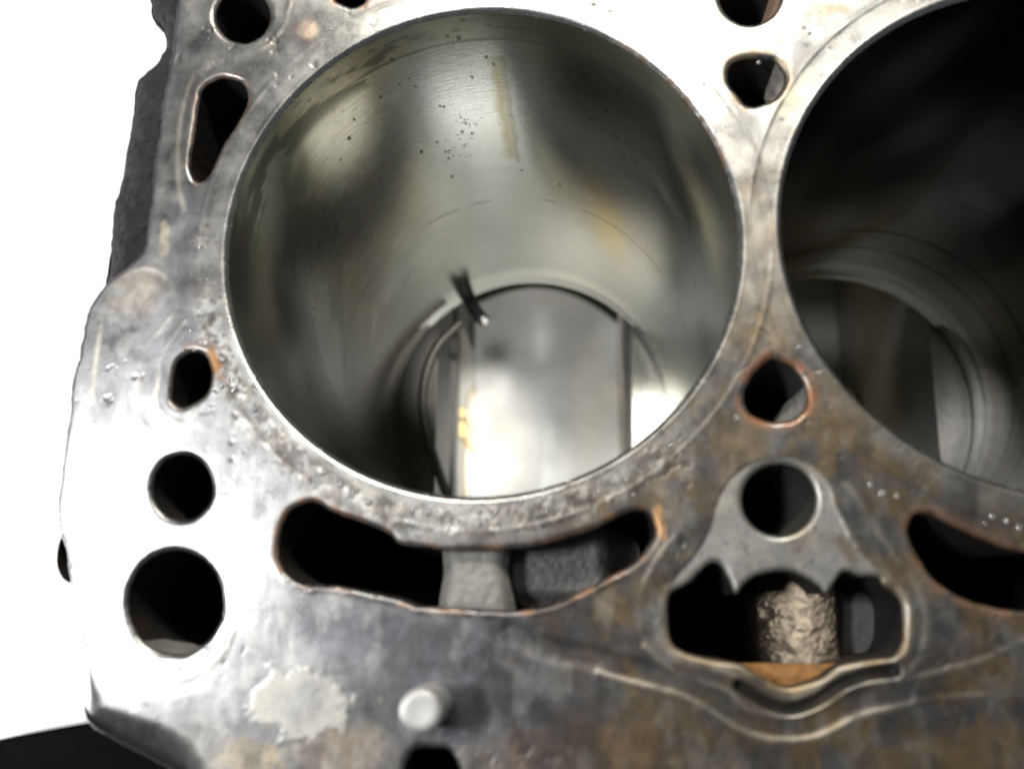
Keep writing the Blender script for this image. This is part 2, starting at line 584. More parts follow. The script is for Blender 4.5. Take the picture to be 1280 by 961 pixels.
GASKET = [  # raised lines left by the gasket: points, height mm, half width mm
    ([(115, 500), (120, 450), (128, 397), (135, 370), (150, 347), (180, 334), (203, 342), (218, 363), (217, 387), (200, 413), (183, 430), (176, 453), (171, 487), (172, 517), (187, 540)], .03, .45),
    ([(232, 400), (213, 424), (202, 445), (199, 470), (195, 500), (206, 520), (225, 530)], .03, .4),
    ([(364, -5), (360, 14), (351, 38), (334, 58), (306, 69), (268, 77), (251, 86), (238, 102), (228, 135), (222, 180), (222, 225), (230, 262)], .03, .4),
    ([(133, 773), (142, 805), (165, 832), (195, 847), (220, 850), (250, 840), (275, 818), (290, 790)], .04, .5),
    ([(806, 808), (822, 822), (840, 838), (876, 851), (910, 864), (930, 883), (956, 893), (986, 896), (1013, 890), (1040, 873), (1066, 858), (1120, 852), (1170, 840), (1220, 827), (1276, 803), (1320, 785)], .10, .42),
    ([(746, 840), (760, 845), (777, 850), (810, 858), (853, 870), (880, 883), (926, 911), (966, 924), (1006, 924), (1036, 915), (1073, 896), (1126, 883), (1172, 872), (1230, 868)], .09, .38),
    ([(850, 665), (828, 690), (810, 720), (799, 755), (802, 790), (818, 818), (840, 836)], .05, .5),
    ([(1030, 578), (1062, 610), (1090, 650), (1115, 690), (1142, 725), (1156, 760), (1157, 795), (1146, 826), (1124, 850)], .045, .5),
    ([(1048, 640), (1066, 672), (1085, 702), (1108, 728), (1132, 750), (1140, 785), (1133, 815), (1112, 832), (1085, 838)], .10, .42),
    ([(823, 765), (828, 800), (845, 822), (880, 834), (915, 842), (940, 858), (975, 873), (1010, 868), (1040, 848), (1075, 837)], .06, .45),
]
GROOVE = [([(925, 857), (943, 868), (970, 882), (993, 885), (1026, 873), (1053, 854), (1086, 842), (1118, 838)], 1.8, .75),
          ([(640, 790), (690, 812), (740, 822), (790, 836), (850, 853), (900, 878), (925, 897), (965, 909), (1010, 907), (1040, 893), (1080, 874), (1130, 866)], .22, 1.5)]

# ------------------------------------------------------------------ the deck as real relief
h = 0.23
xs = np.arange(-66.5, X1 + 0.5, h)
ys = np.arange(Y0 - 0.5, Y1 + 0.5, h)
nx, ny = len(xs), len(ys)
X, Y = [q.ravel() for q in np.meshgrid(xs, ys, indexing='ij')]
NX = X + 400
NY = Y + 400
bore_c = [(0.0, 0.0), (PITCH, 0.0)]
dist = {k: local_dist(X, Y, P, 9.0, True) for k, P in HOLES.items()}
d_bore = [np.hypot(X - cx, Y - cy) - R_BORE for cx, cy in bore_c]
BORE_BEV = 0.75
dmin = np.minimum(d_bore[0], d_bore[1])
for d in dist.values():
    dmin = np.minimum(dmin, d)
d_out = np.full(X.shape, 12.0)
m = (X < -10)
dd, ins = seg_dist(X[m], Y[m], OUT[::2] if False else OUT, True)
d_out[m] = np.where(ins, np.minimum(dd, 12), -dd)
m = ~m
d_out[m] = np.minimum(12, np.minimum.reduce([X1 - X[m], Y1 - Y[m], Y[m] - Y0]))
sdf = np.minimum(dmin, d_out)

# snap the grid to every edge
D = sdf.reshape(nx, ny)
gxd, gyd = np.gradient(D, h)
gl = np.hypot(gxd, gyd) + 1e-6
snap = (np.abs(D) < 0.71 * h)
sdx = np.where(snap, -D * gxd / gl, 0).ravel()
sdy = np.where(snap, -D * gyd / gl, 0).ravel()
Xs, Ys = X + np.clip(sdx, -h, h), Y + np.clip(sdy, -h, h)

Z = 0.05 * (fbm(NX, NY, 9, 4, 3) - 0.5)
dh = np.maximum(np.minimum.reduce(list(dist.values())), 0)
soft = 0.55 + 0.5 * fbm(NX, NY, 6, 2, 8)
Z -= 0.55 * np.exp(-(dh / (0.34 * soft)) ** 1.3)
for db in d_bore:
    q = np.clip(1 - np.maximum(db, 0) / BORE_BEV, 0, 1)
    Z -= BORE_BEV * q ** 1.25
    Z += 0.025 * np.exp(-((db - 5.0) / 0.4) ** 2) * sstep(0.35, 0.6, fbm(NX, NY, 6, 3, 9)) - 0.02 * sstep(0.9, 1.4, db) * (1 - sstep(4.5, 5, db))
corner = sstep(-64, -76, Y) * sstep(-22, -46, X)
fil = 0.7 + 6.5 * corner
qo = np.clip(1 - d_out / fil, 0, 1)
Z -= fil * ((1 - np.sqrt(np.maximum(1 - qo * qo, 0))) * 0.9 * (1 - corner) + 0.42 * qo ** 2.6 * corner)
ridge_m = np.zeros_like(X)
for pts, hh, ww in GASKET:
    P = catmull(mm(pts), False, 0.6)
    d = local_dist(X, Y, P, 3.5, False)
    broken = sstep(0.36, 0.62, fbm(NX, NY, 4, 4, 21))
    rm = np.exp(-(d / ww) ** 2)
    Z += hh * rm * (0.45 + 0.55 * broken)
    ridge_m = np.maximum(ridge_m, rm * (0.15 + 0.85 * broken) * (1.25 if pts[0][0] < 400 else 1.0))
groove_m = np.zeros_like(X)
for pts, hh, ww in GROOVE:
    P = catmull(mm(pts), False, 0.6)
    d = local_dist(X, Y, P, 3.5, False)
    gm = np.exp(-(d / ww) ** 4)
    Z -= hh * gm
    groove_m = np.maximum(groove_m, gm * min(1, hh))

# machined clean pad round the ring hole
pad = catmull(mm([(975, 571), (945, 577), (920, 592), (902, 615), (890, 650), (880, 677), (860, 703), (838, 735), (850, 750), (920, 752), (1035, 752), (1085, 735), (1098, 722), (1082, 700), (1063, 672), (1048, 640), (1033, 602), (1008, 578)]), True, 0.6)
d_pad = local_dist(X, Y, pad, 6, True)
pad_m = 1 - sstep(-0.2, 0.25, d_pad + 0.5 * (fbm(NX, NY, 2, 2, 31) - 0.5))
Z = Z * (1 - 0.6 * pad_m) - 0.12 * pad_m
Z -= 0.45 * np.exp(-(np.maximum(np.minimum(dist['drain'], dist['ring']), 0) / 0.3) ** 1.5) * pad_m

# crust round the first bore's near side, corrosion pits elsewhere
ang = np.degrees(np.arctan2(Y, X))
near = sstep(-178, -165, ang) * (1 - sstep(-55, -35, ang)) + sstep(172, 180, ang)
crust_zone = near * sstep(1.2, 2.0, d_bore[0]) * (1 - sstep(4.5, 7.0, d_bore[0]))
cr = fbm(NX, NY, 1.7, 4, 41)
crust = crust_zone * sstep(0.55, 0.66, cr)
Z += 0.05 * crust * fbm(NX, NY, 0.9, 2, 43)
pits = sstep(0.70, 0.78, fbm(NX, NY, 1.3, 3, 51)) * sstep(0.58, 0.70, fbm(NX, NY, 14, 2, 52)) * (1 - pad_m)
Z -= 0.06 * pits
bead = np.exp(-((dist['slot'] - 0.5) / 0.5) ** 2) * sstep(-49, -52, Y)
Z += 0.2 * bead * fbm(NX, NY, 1.4, 3, 44)

# colour: stains, rust and residue, with painted shading at the near-left corner
cloud = fbm(NX, NY, 16, 5, 61)
cloud2 = fbm(NX + 50, NY, 6, 4, 62)
streak = fbm(NX * 0.3, NY * 2.0, 6, 3, 63)
T = np.empty((len(X), 3))
base = 0.29 + 0.34 * (cloud - 0.5) + 0.20 * (cloud2 - 0.5) + 0.08 * (streak - 0.5)
for k, f in enumerate((1.0, 0.99, 0.955)):
    T[:, k] = base * f
G = np.clip(0.20 + 0.6 * (cloud2 - 0.5) + 0.45 * (cloud - 0.5), 0, 1)


def blend(mask, col, grime=None):
    global T, G
    mk = np.clip(mask, 0, 1)
    T = T * (1 - mk[:, None]) + np.array(col) * mk[:, None]
    if grime is not None:
        G = G * (1 - mk) + grime * mk


def blot(cx, cy, rx, ry, rot=0.0, seed=0, rag=0.9, hard=0.35):
    """ragged stain round a surveyed point; radii in millimetres"""
    p = mm([(cx, cy)])[0]
    r = np.radians(rot)
    dx, dy = X - p[0], Y - p[1]
    u, v = (dx * np.cos(r) + dy * np.sin(r)) / rx, (-dx * np.sin(r) + dy * np.cos(r)) / ry
    q = np.hypot(u, v)
    mk = np.zeros_like(X)
    s = q < 2.2
    mk[s] = 1 - sstep(1 - hard, 1 + hard, q[s] + rag * (fbm(NX[s] + seed * 7, NY[s], min(rx, ry) * 0.9 + 0.6, 6, 70 + seed, 0.68) - 0.5) * 2.4)
    return mk


BLUE, BROWN, GOLD = (0.16, 0.165, 0.19), (0.16, 0.115, 0.07), (0.30, 0.215, 0.11)
RUST, ORANGE, TAN = (0.20, 0.075, 0.03), (0.42, 0.20, 0.075), (0.50, 0.38, 0.27)
PALE, DARK, OLIVE = (0.60, 0.57, 0.52), (0.075, 0.07, 0.068), (0.30, 0.29, 0.12)
# broad darkening of the near-right quarter and the blue-grey band under the slot
blend(0.75 * blot(600, 850, 16, 9, 0, 1), BLUE, 0.45)
blend(0.6 * blot(470, 800, 13, 4.5, -8, 2), BLUE, 0.4)
blend(0.65 * blot(720, 800, 11, 5, -15, 3), DARK, 0.5)
blend(0.8 * blot(1000, 950, 36, 8, 0, 4), (0.10, 0.095, 0.09), 0.55)
blend(0.75 * blot(1220, 840, 13, 10, 0, 5), (0.085, 0.085, 0.09), 0.5)
blend(0.7 * blot(1230, 775, 9, 3.5, -8, 61), DARK, 0.5)
blend(0.55 * blot(860, 590, 9, 8, 20, 6), (0.26, 0.23, 0.19), 0.5)
blend(0.45 * blot(790, 610, 12, 3.2, 20, 7), BLUE, 0.4)
blend(0.6 * blot(1100, 590, 11, 5, -40, 8), (0.13, 0.12, 0.11), 0.5)
blend(0.55 * blot(1060, 545, 9, 3, -45, 9), BROWN, 0.5)
blend(0.5 * blot(950, 420, 5, 8, 0, 10), GOLD, 0.5)
blend(0.4 * blot(952, 300, 2.2, 9, 0, 11), GOLD, 0.4)
blend(0.5 * blot(900, 470, 5, 4, 40, 12), BROWN, 0.4)
blend(0.65 * blot(800, 940, 13, 4.5, 5, 13), (0.27, 0.15, 0.075), 0.75)
blend(0.5 * blot(660, 945, 8, 3, 0, 14), (0.30, 0.19, 0.11), 0.7)
blend(0.6 * blot(1240, 935, 7, 4, 0, 15), (0.20, 0.12, 0.05), 0.7)
blend(0.6 * blot(320, 945, 5, 2.2, 0, 16), (0.42, 0.33, 0.18), 0.6)
blend(0.5 * blot(240, 935, 9, 3.5, -10, 17), (0.40, 0.37, 0.32), 0.6)
blend(0.5 * blot(430, 935, 6, 3, 0, 18), TAN, 0.6)
blend(0.45 * blot(880, 30, 4, 4, 0, 19), OLIVE, 0.5)
blend(0.45 * blot(1030, 12, 3, 1.2, 0, 20), ORANGE, 0.7)
blend(0.35 * blot(990, 130, 3, 6, -25, 21), OLIVE, 0.5)
blend(0.75 * blot(383, 38, 1.7, 1.8, 0, 22, 0.3), (0.62, 0.47, 0.34), 0.75)
blend(0.5 * np.clip(blot(383, 38, 2.4, 2.5, 0, 23, 0.5) - blot(383, 38, 1.7, 1.8, 0, 22, 0.3), 0, 1), RUST, 0.6)
blend(0.55 * blot(230, 300, 3.5, 9, 8, 24), BLUE, 0.35)
blend(0.35 * blot(262, 330, 3, 8, 5, 25), (0.24, 0.21, 0.16), 0.4)
blend(0.8 * blot(205, 298, 0.8, 3.0, 6, 26), (0.55, 0.48, 0.33), 0.6)
blend(0.5 * blot(180, 372, 4.3, 4.0, 0, 27), (0.32, 0.24, 0.16), 0.5)
blend(0.7 * blot(180, 378, 2.6, 3.4, 0, 28), (0.46, 0.41, 0.34), 0.5)
blend(0.4 * blot(215, 440, 10, 5, -70, 29), BLUE, 0.3)
blend(0.55 * blot(1090, 575, 1.4, 1.0, 0, 30), RUST, 0.8)
blend(0.5 * blot(1215, 650, 5, 1.2, -20, 62), RUST, 0.8)
# brown and dark mottling over the near right quarter, thin elsewhere
near_r = sstep(-34, -52, Y + 0.15 * (20 - X)) * sstep(-30, 5, X)
mottle = fbm(NX + 33, NY, 11, 6, 64, 0.68)
mottle2 = fbm(NX, NY + 71, 5, 6, 65, 0.7)
blend(0.65 * near_r * sstep(0.40, 0.62, mottle), (0.10, 0.082, 0.065), 0.4)
blend(0.5 * near_r * sstep(0.42, 0.66, mottle2), (0.055, 0.054, 0.058), 0.3)
mid = sstep(8, 20, X) * sstep(20, 0, Y)
blend(0.7 * mid * sstep(0.38, 0.58, mottle2), (0.28, 0.20, 0.10), 0.4)
sm = fbm(NX + 9 + 3 * cloud2, NY * 0.55 + 5 + 5 * cloud, 4, 5, 66, 0.6)
blend(0.5 * sstep(0.45, 0.66, sm), (0.12, 0.115, 0.118), 0.25)
blend(0.3 * sstep(0.50, 0.68, fbm(NX + 19, NY * 0.6 + 55, 3, 4, 67, 0.6)), (0.48, 0.46, 0.42), 0.3)
blend(0.5 * (1 - near_r) * sstep(-20, 10, Y) * sstep(-30, -45, X) * sstep(0.42, 0.58, mottle), (0.17, 0.17, 0.18), 0.25)
# gasket paper still stuck on
patch = blot(372, 882, 6.4, 4.4, -5, 31, 0.7, 0.16)
blend(patch * (0.45 + 0.5 * sstep(0.35, 0.6, cloud2)), (0.47, 0.45, 0.40), 0.8)
Z += 0.05 * patch
blend(0.5 * np.clip(blot(375, 845, 5.5, 1.0, 4, 32) - patch, 0, 1), DARK, 0.6)
# fire ring print: clean bright metal then a dark line
for db in d_bore:
    ring = (1 - sstep(2.2, 5.0, db + 1.6 * (cloud2 - 0.5))) * sstep(0.0, 0.1, db)
    blend(0.42 * ring * (0.35 + 0.65 * sstep(0.35, 0.6, cloud2)), (0.60, 0.585, 0.55), 0.15)
    blend(0.45 * np.exp(-((db - 5.4) / 0.4) ** 2) * sstep(0.4, 0.6, cloud2), DARK, 0.5)
    blend(0.9 * (1 - sstep(BORE_BEV * 0.75, BORE_BEV * 1.35, db)), (0.74, 0.72, 0.68), 0.0)
rb = (1 - sstep(0.3, 0.9, d_bore[0])) * sstep(5, 20, ang) * (1 - sstep(52, 66, ang)) * sstep(0.42, 0.6, cr)
blend(0.85 * rb, (0.17, 0.09, 0.035), 0.9)
blend(0.6 * crust_zone * sstep(0.40, 0.56, cr), (0.27, 0.235, 0.19), 0.4)
blend(0.6 * crust * sstep(0.5, 0.6, fbm(NX, NY, 0.8, 2, 45)), DARK, 0.2)
blend(0.3 * crust_zone * sstep(0.58, 0.72, cr), (0.62, 0.60, 0.55), 0.3)
res = near * sstep(1.4, 2.4, d_bore[0]) * (1 - sstep(5.0, 7.5, d_bore[0]))
blend(0.75 * res * sstep(0.50, 0.58, fbm(NX + 7, NY, 2.2, 5, 46, 0.65)), (0.085, 0.075, 0.065), 0.35)
blend(0.55 * res * sstep(0.56, 0.64, fbm(NX, NY + 7, 1.6, 4, 47, 0.65)), (0.60, 0.585, 0.54), 0.2)
# rust rims round the coolant passages
for key, col, wd, st, amt in (("heart", (0.27, 0.11, 0.05), 1.35, 0.42, 0.85), ("slot", (0.34, 0.18, 0.10), 0.8, 0.50, 0.8), ("tri", (0.36, 0.25, 0.13), 1.2, 0.46, 0.6),
                              ("tear", (0.34, 0.22, 0.15), 0.7, 0.5, 0.6), ("drain", (0.34, 0.29, 0.21), 1.1, 0.46, 0.6), ("slot2", (0.24, 0.12, 0.07), 1.3, 0.42, 0.7),
                              ("drip", (0.36, 0.19, 0.11), 1.2, 0.45, 0.7), ("dee", (0.30, 0.2, 0.13), 0.7, 0.52, 0.5), ("stud", (0.4, 0.32, 0.25), 0.6, 0.5, 0.4)):
    d = dist[key]
    q = (1 - sstep(wd * 0.5, wd * 1.5, d + 1.2 * (cloud2 - 0.5))) * sstep(st - 0.10, st + 0.10, cr * 0.55 + cloud2 * 0.45)
    blend(amt * q, col, 0.85)
blend(0.85 * blot(268, 452, 0.9, 2.6, 28, 33), (0.28, 0.13, 0.04), 0.7)
blend(0.5 * blot(245, 432, 3.0, 1.0, 0, 34), (0.16, 0.09, 0.06), 0.6)
blend(0.8 * blot(826, 655, 0.8, 2.2, 10, 35), (0.58, 0.32, 0.14), 0.8)
blend(0.85 * blot(898, 66, 1.15, 1.2, 0, 36, 0.25), (0.80, 0.79, 0.76), 0.8)
blend(0.85 * blot(981, 65, 1.05, 1.2, 0, 37, 0.25), (0.78, 0.77, 0.78), 0.8)
blend(0.85 * blot(948, 136, 1.5, 0.7, 0, 38, 0.3), (0.80, 0.79, 0.76), 0.6)
# clean pad, gasket lines, grooves, pits
blend(0.85 * pad_m * (0.8 + 0.2 * cloud2), (0.50, 0.485, 0.45), 0.55)
blend(0.6 * blot(1000, 672, 1.8, 2.0, 0, 39) * pad_m, (0.26, 0.20, 0.14), 0.6)
blend(0.6 * blot(1060, 690, 1.0, 3.5, 32, 40), (0.20, 0.13, 0.075), 0.7)
blend(0.45 * ridge_m, (0.56, 0.51, 0.42), 0.4)
blend(0.9 * groove_m, (0.03, 0.028, 0.026), 0.8)
blend(0.5 * pits, (0.10, 0.09, 0.085), 0.5)
dr = np.exp(-(np.maximum(dist['drain'], 0) / 0.8) ** 2) * sstep(-59, -61, Y)
blend(0.5 * dr * sstep(0.4, 0.6, cr), (0.36, 0.24, 0.12), 0.7)
blend(0.9 * corner * (1 - sstep(0.0, 6.0, d_out)), (0.05, 0.048, 0.05), 0.9)  # shading of the rounded corner painted into the colour
# left strip: oily dark margin along the outline
blend(0.55 * (1 - sstep(0.6, 2.6, d_out + 2 * (cloud2 - 0.5))) * sstep(-86, -70, Y) * (1 - 0.75 * sstep(-30, -55, Y)), (0.15, 0.14, 0.15), 0.6)
specks = sstep(0.74, 0.80, fbm(NX + 90, NY, 0.8, 2, 81)) * sstep(0.58, 0.72, fbm(NX, NY, 9, 2, 82))
blend(0.6 * specks, (0.10, 0.095, 0.09), 0.4)

keep = sdf.copy()
keep[np.abs(sdf) < 0.71 * h] = 0.0
q = grid_faces(nx, ny)
tri = np.vstack([q[:, [0, 1, 2]], q[:, [0, 2, 3]]])
kt = keep[tri]
good = (kt.min(1) >= 0) & (sdf[tri].mean(1) > -0.15 * h)
tri = tri[good]
used = np.unique(tri)
remap = np.full(len(X), -1)
remap[used] = np.arange(len(used))
V = np.column_stack([Xs, Ys, Z])[used]
tint = np.column_stack([T, G])[used]
deck = add_obj("deck_face", mesh_np("deck_face", V, remap[tri], True, tint), M_DECK, root)

# ------------------------------------------------------------------ passages and bolt holes below the deck
def passage(key, name, z1, mat, z0=-0.42, label=None, rough=0.3, **kw):
    P = HOLES[key]
    return add_obj(name, wall_mesh(name, P, z0, z1, rough=rough, **kw), mat, root, label)


passage("stud", "bolt_hole", -70, M_PASS, label="round bolt hole at the far left corner of the deck", rough=0.05)
passage("drip", "coolant_passage", -60, M_PASS)
passage("tear", "coolant_passage", -70, M_PASS, label="teardrop shaped coolant passage beside the bore")
passage("dee", "coolant_passage", -70, M_PASS, label="small D shaped coolant passage with a rusty edge")
passage("round", "dowel_hole", -70, M_PASS, rough=0.03)
passage("bolt", "bolt_hole", -80, M_PASS, label="large round head bolt hole with a ragged lower rim", rough=0.03)
passage("slot", "coolant_passage", -60, M_PASS, label="long curved coolant slot under the bore with a bridge across it", rough=0.25, rings=10)
passage("heart", "coolant_passage", -50, M_DRILL, label="heart shaped coolant passage ringed with rust", rough=0.5, rings=10)
passage("ring", "oil_hole", -50, M_DRILL, label="round drilled oil hole in the pale machined pad", rough=0.04, rings=12)
passage("drain", "oil_drain_passage", -70, M_PASS, label="wide ragged oil drain opening", rough=0.2, rings=10)
passage("top", "bolt_hole", -60, M_PASS, label="round bolt hole with a pink tan wall at the far edge", rough=0.05)
passage("tri", "coolant_passage", -50, M_PASS, label="rounded triangular coolant passage furred with lime scale", rough=0.3, rings=14)


def wall_patch(name, key, sel, z0, z1, mat, inset=0.12, rough=0.3, label=None, lean=0.0):
    """a crusted or lit-painted stretch of a passage wall, standing just proud of it"""
    P = HOLES[key]
    keep_ = np.array([sel(x, y) for x, y in P])
    k0 = int(np.argmax(keep_ & ~np.roll(keep_, 1)))
    run_ = []
    for k in range(len(P)):
        q_ = (k0 + k) % len(P)
        if not keep_[q_]:
            break
        run_.append(P[q_])
    run_ = np.array(run_)
    cen = P.mean(0)
    n_ = len(run_)
    dirn = cen - run_
    dirn /= np.linalg.norm(dirn, axis=1)[:, None]
    edge = np.sin(np.linspace(0.02, pi - 0.02, n_)) ** 0.5
    V = []
    nr = 22
    for k in range(nr):
        f = k / (nr - 1)
        zz = z0 + (z1 - z0) * f
        r_ = inset * edge * (1 - f) + lean * f * edge + rough * edge * (fbm(run_[:, 0] * 1.0 + 200, np.full(n_, zz) + run_[:, 1] + 200, 1.1, 3, 12) - 0.35) * min(1, 4 * f)
        V.append(np.column_stack([run_ + dirn * r_[:, None], np.full(n_, zz)]))
    V = np.concatenate(V)
    return add_obj(name, mesh_np(name, V, grid_faces(nr, n_)), mat, root, label)


def px_sel(fun):
    """select contour points by their surveyed pixel"""
    def f(x, y):
        d = (np.array([x, y, 0.0]) - SURVEY_POS) @ SURVEY_ROT
        return fun(640 - F_PX * d[0] / d[2], 480.5 + F_PX * d[1] / d[2])
    return f


wall_patch("lime_scale", "tri", px_sel(lambda u, v: u > 957 and v > 76), -0.6, -9, M_PALE, 0.25, 1.1, "pale furred lime scale on the wall of the triangular passage", 1.6)
wall_patch("lit_wall_patch", "top", px_sel(lambda u, v: u > 945 and v > -30), -0.5, -22, M_LIT_TAN, 0.08, 0.15, "pink tan wall of the far bolt hole, its lit stretch painted in", 3.5)  # light on this side of the hole painted as paler tan
wall_patch("bored_wall", "ring", px_sel(lambda u, v: u > 985), -0.5, -14, M_DRILL, 0.08, 0.06, "brown grey drilled wall of the oil hole", 2.2)
wall_patch("lit_cast_wall", "heart", px_sel(lambda u, v: u > 975 and v > 480), -0.5, -10, M_BRIDGE, 0.1, 0.5, "grey cast wall of the heart shaped passage, painted as lit", 2.2)  # lit stretch of wall, painted paler than the rest
wall_patch("lit_cast_wall", "bolt", px_sel(lambda u, v: u < 175 or (v > 800 and u < 245)), -0.5, -6, M_BRIDGE, 0.15, 0.4, "ragged wall of the large bolt hole, painted pale for light", 1.4)  # light on the left wall put in as pale iron
passage("slot2", "coolant_passage", -60, M_PASS, label="curved coolant slot under the second bore")
passage("front", "bolt_hole", -50, M_PASS)
passage("edge", "locating_notch", -12, M_PASS, rough=0.0)

# bridge across the long slot
def relief(name, px_poly, zfun, mat, step=0.35, zref=-12, label=None, parent=None, skirt=0.0):
    """rough cast surface filling a surveyed contour inside a passage"""
    P = catmull(mm(px_poly, zref), True, 0.6)
    lo, hi = P.min(0), P.max(0)
    gx, gy = np.arange(lo[0], hi[0] + step, step), np.arange(lo[1], hi[1] + step, step)
    A, B = np.meshgrid(gx, gy, indexing='ij')
    d, ins = seg_dist(A.ravel(), B.ravel(), P, True)
    zz = zfun((A.ravel() - lo[0]) / (hi[0] - lo[0]), (B.ravel() - lo[1]) / (hi[1] - lo[1]), A.ravel(), B.ravel())
    f = grid_faces(len(gx), len(gy))
    f = np.vstack([f[:, [0, 1, 2]], f[:, [0, 2, 3]]])
    dd = np.where(ins, d, -d)
    ga, gb = np.gradient(dd.reshape(A.shape), step)
    gl_ = np.hypot(ga, gb).ravel() + 1e-6
    near_ = np.abs(dd) < 0.71 * step
    Ax = A.ravel() - np.where(near_, dd * ga.ravel() / gl_, 0)
    Bx = B.ravel() - np.where(near_, dd * gb.ravel() / gl_, 0)
    kd = np.where(near_, 0, dd)
    f = f[(kd[f].min(1) >= 0) & (dd[f].mean(1) > -0.15 * step)]
    if skirt:
        zz = zz - skirt * np.exp(-(np.maximum(dd, 0) / (skirt * 0.6)) ** 1.5)
    u = np.unique(f)
    rm = np.full(len(zz), -1)
    rm[u] = np.arange(len(u))
    return add_obj(name, mesh_np(name, np.column_stack([Ax, Bx, zz])[u], rm[f]), mat, parent or root, label)


relief("slot_bridge", [(551, 672), (552, 690), (554, 716), (550, 740), (547, 760), (546, 778), (600, 778), (645, 778), (644, 760), (640, 740), (635, 716), (637, 692), (640, 672), (600, 672)],
       lambda u, v, x, y: -2.4 - 1.6 * np.abs(2 * u - 1) ** 5 - 0.9 * np.abs(2 * v - 1) ** 4 + 0.35 * (fbm(x + 90, y + 90, 1.6, 3, 94) - 0.5), M_BRIDGE, 0.3, -4,
       "grey cast bridge set down across the coolant slot", None, 1.6)
relief("cast_shelf", [(640, 684), (634, 715), (638, 750), (700, 760), (770, 730), (800, 700), (795, 670), (740, 660), (690, 672)],
       lambda u, v, x, y: -8 - 9 * sstep(0.66, 1.0, u) - 2.5 * sstep(0.25, 0.0, v) + 0.4 * (fbm(x + 90, y + 90, 0.7, 3, 91) - 0.5), M_SHELF, 0.25, -9,
       "rough dark cast shelf inside the right end of the slot")
relief("cast_boss", [(945, 705), (1036, 705), (1036, 838), (945, 838)],
       lambda u, v, x, y: -11 - 6.8 * (1 - u) ** 2 - 8 * sstep(0.14, 0.0, u) ** 2 - 1.5 * sstep(0.85, 1.0, u) ** 2 + 0.115 * (fbm(x + 90, y + 90, 0.42, 2, 92) - 0.5) + 0.5 * (fbm(x + 90, y + 90, 3.0, 2, 96) - 0.5), M_SPARK, 0.11, -16,
       "glittering bare metal cast face inside the oil drain")
relief("cast_shelf", [(1034, 700), (1150, 700), (1150, 838), (1034, 838)],
       lambda u, v, x, y: -15 - 3 * sstep(0.55, 0.62, u) - 7 * np.exp(-((u - 0.25) / 0.22) ** 2) * sstep(0.55, 0.9, v) + 0.25 * (fbm(x + 90, y + 90, 2.2, 3, 93) - 0.5), M_SHELF, 0.3, -15,
       "smooth dark grey cast shelf at the right of the oil drain")

relief("rust_ledge", [(905, 832), (950, 829), (1000, 830), (1060, 828), (1110, 822), (1115, 842), (1060, 862), (1020, 880), (985, 888), (945, 876), (910, 850)],
       lambda u, v, x, y: -4.2 + 1.0 * v + 2.4 * sstep(0.35, 0.75, u) * sstep(0.6, 0.2, v) + 1.7 * (fbm(x + 90, y + 90, 2.4, 4, 95) - 0.5), M_OCHRE, 0.3, -3.5,
       "orange rusted ledge along the near lip of the oil drain", None, 1.2)

# ------------------------------------------------------------------ black as-cast flange outside the machined edge
fl_px = [(183, -40), (183, 0), (186, 17), (199, 33), (202, 53), (193, 73), (173, 90), (165, 103), (158, 153), (147, 220), (138, 257), (130, 313), (122, 362), (108, 386), (125, 392), (190, 360), (225, 300), (235, 200), (250, 60), (260, -40)]
FP = catmull(mm(fl_px, -3.0), True, 0.5)
FP = jagged(FP, 0.35, 2.5, 55)
lo, hi = FP.min(0), FP.max(0)
st = 0.28
gx, gy = np.arange(lo[0] - st, hi[0] + st, st), np.arange(lo[1] - st, hi[1] + st, st)
A, B = [q.ravel() for q in np.meshgrid(gx, gy, indexing='ij')]
d, ins = seg_dist(A, B, FP, True)
dd = np.where(ins, d, -d)
qq = np.clip(1 - dd / 1.6, 0, 1)
zz = -2.6 - 1.8 * (1 - np.sqrt(np.maximum(1 - qq ** 2, 0))) * 1.2 + 1.0 * (fbm(A + 200, B + 200, 1.6, 4, 56) - 0.5) + 0.9 * (fbm(A + 200, B + 200, 6, 2, 57) - 0.5)
zz -= 1.0 * sstep(4.0, 0.0, dd)
f = grid_faces(len(gx), len(gy))
f = f[dd[f].min(1) > -0.25]
u = np.unique(f)
rm = np.full(len(A), -1)
rm[u] = np.arange(len(u))
flange = add_obj("cast_flange", mesh_np("cast_flange", np.column_stack([A, B, zz])[u], rm[f]), M_CAST, root, "rough black as-cast flange along the left edge")
n = len(FP)
add_obj("cast_flange_side", wall_mesh("cast_flange_side", FP, -4.6, -26, rough=0.25, taper=-2.0, cap=True, out=-0.1), M_CAST, root)

# outer wall of the block under the machined edge
OW = np.vstack([lp[::3], OUT[len(lp):]])
add_obj("block_side", wall_mesh("block_side", OW, -1.2, -120, rings=7, cap=False, taper=-6.0, out=-0.8), M_CAST, root)

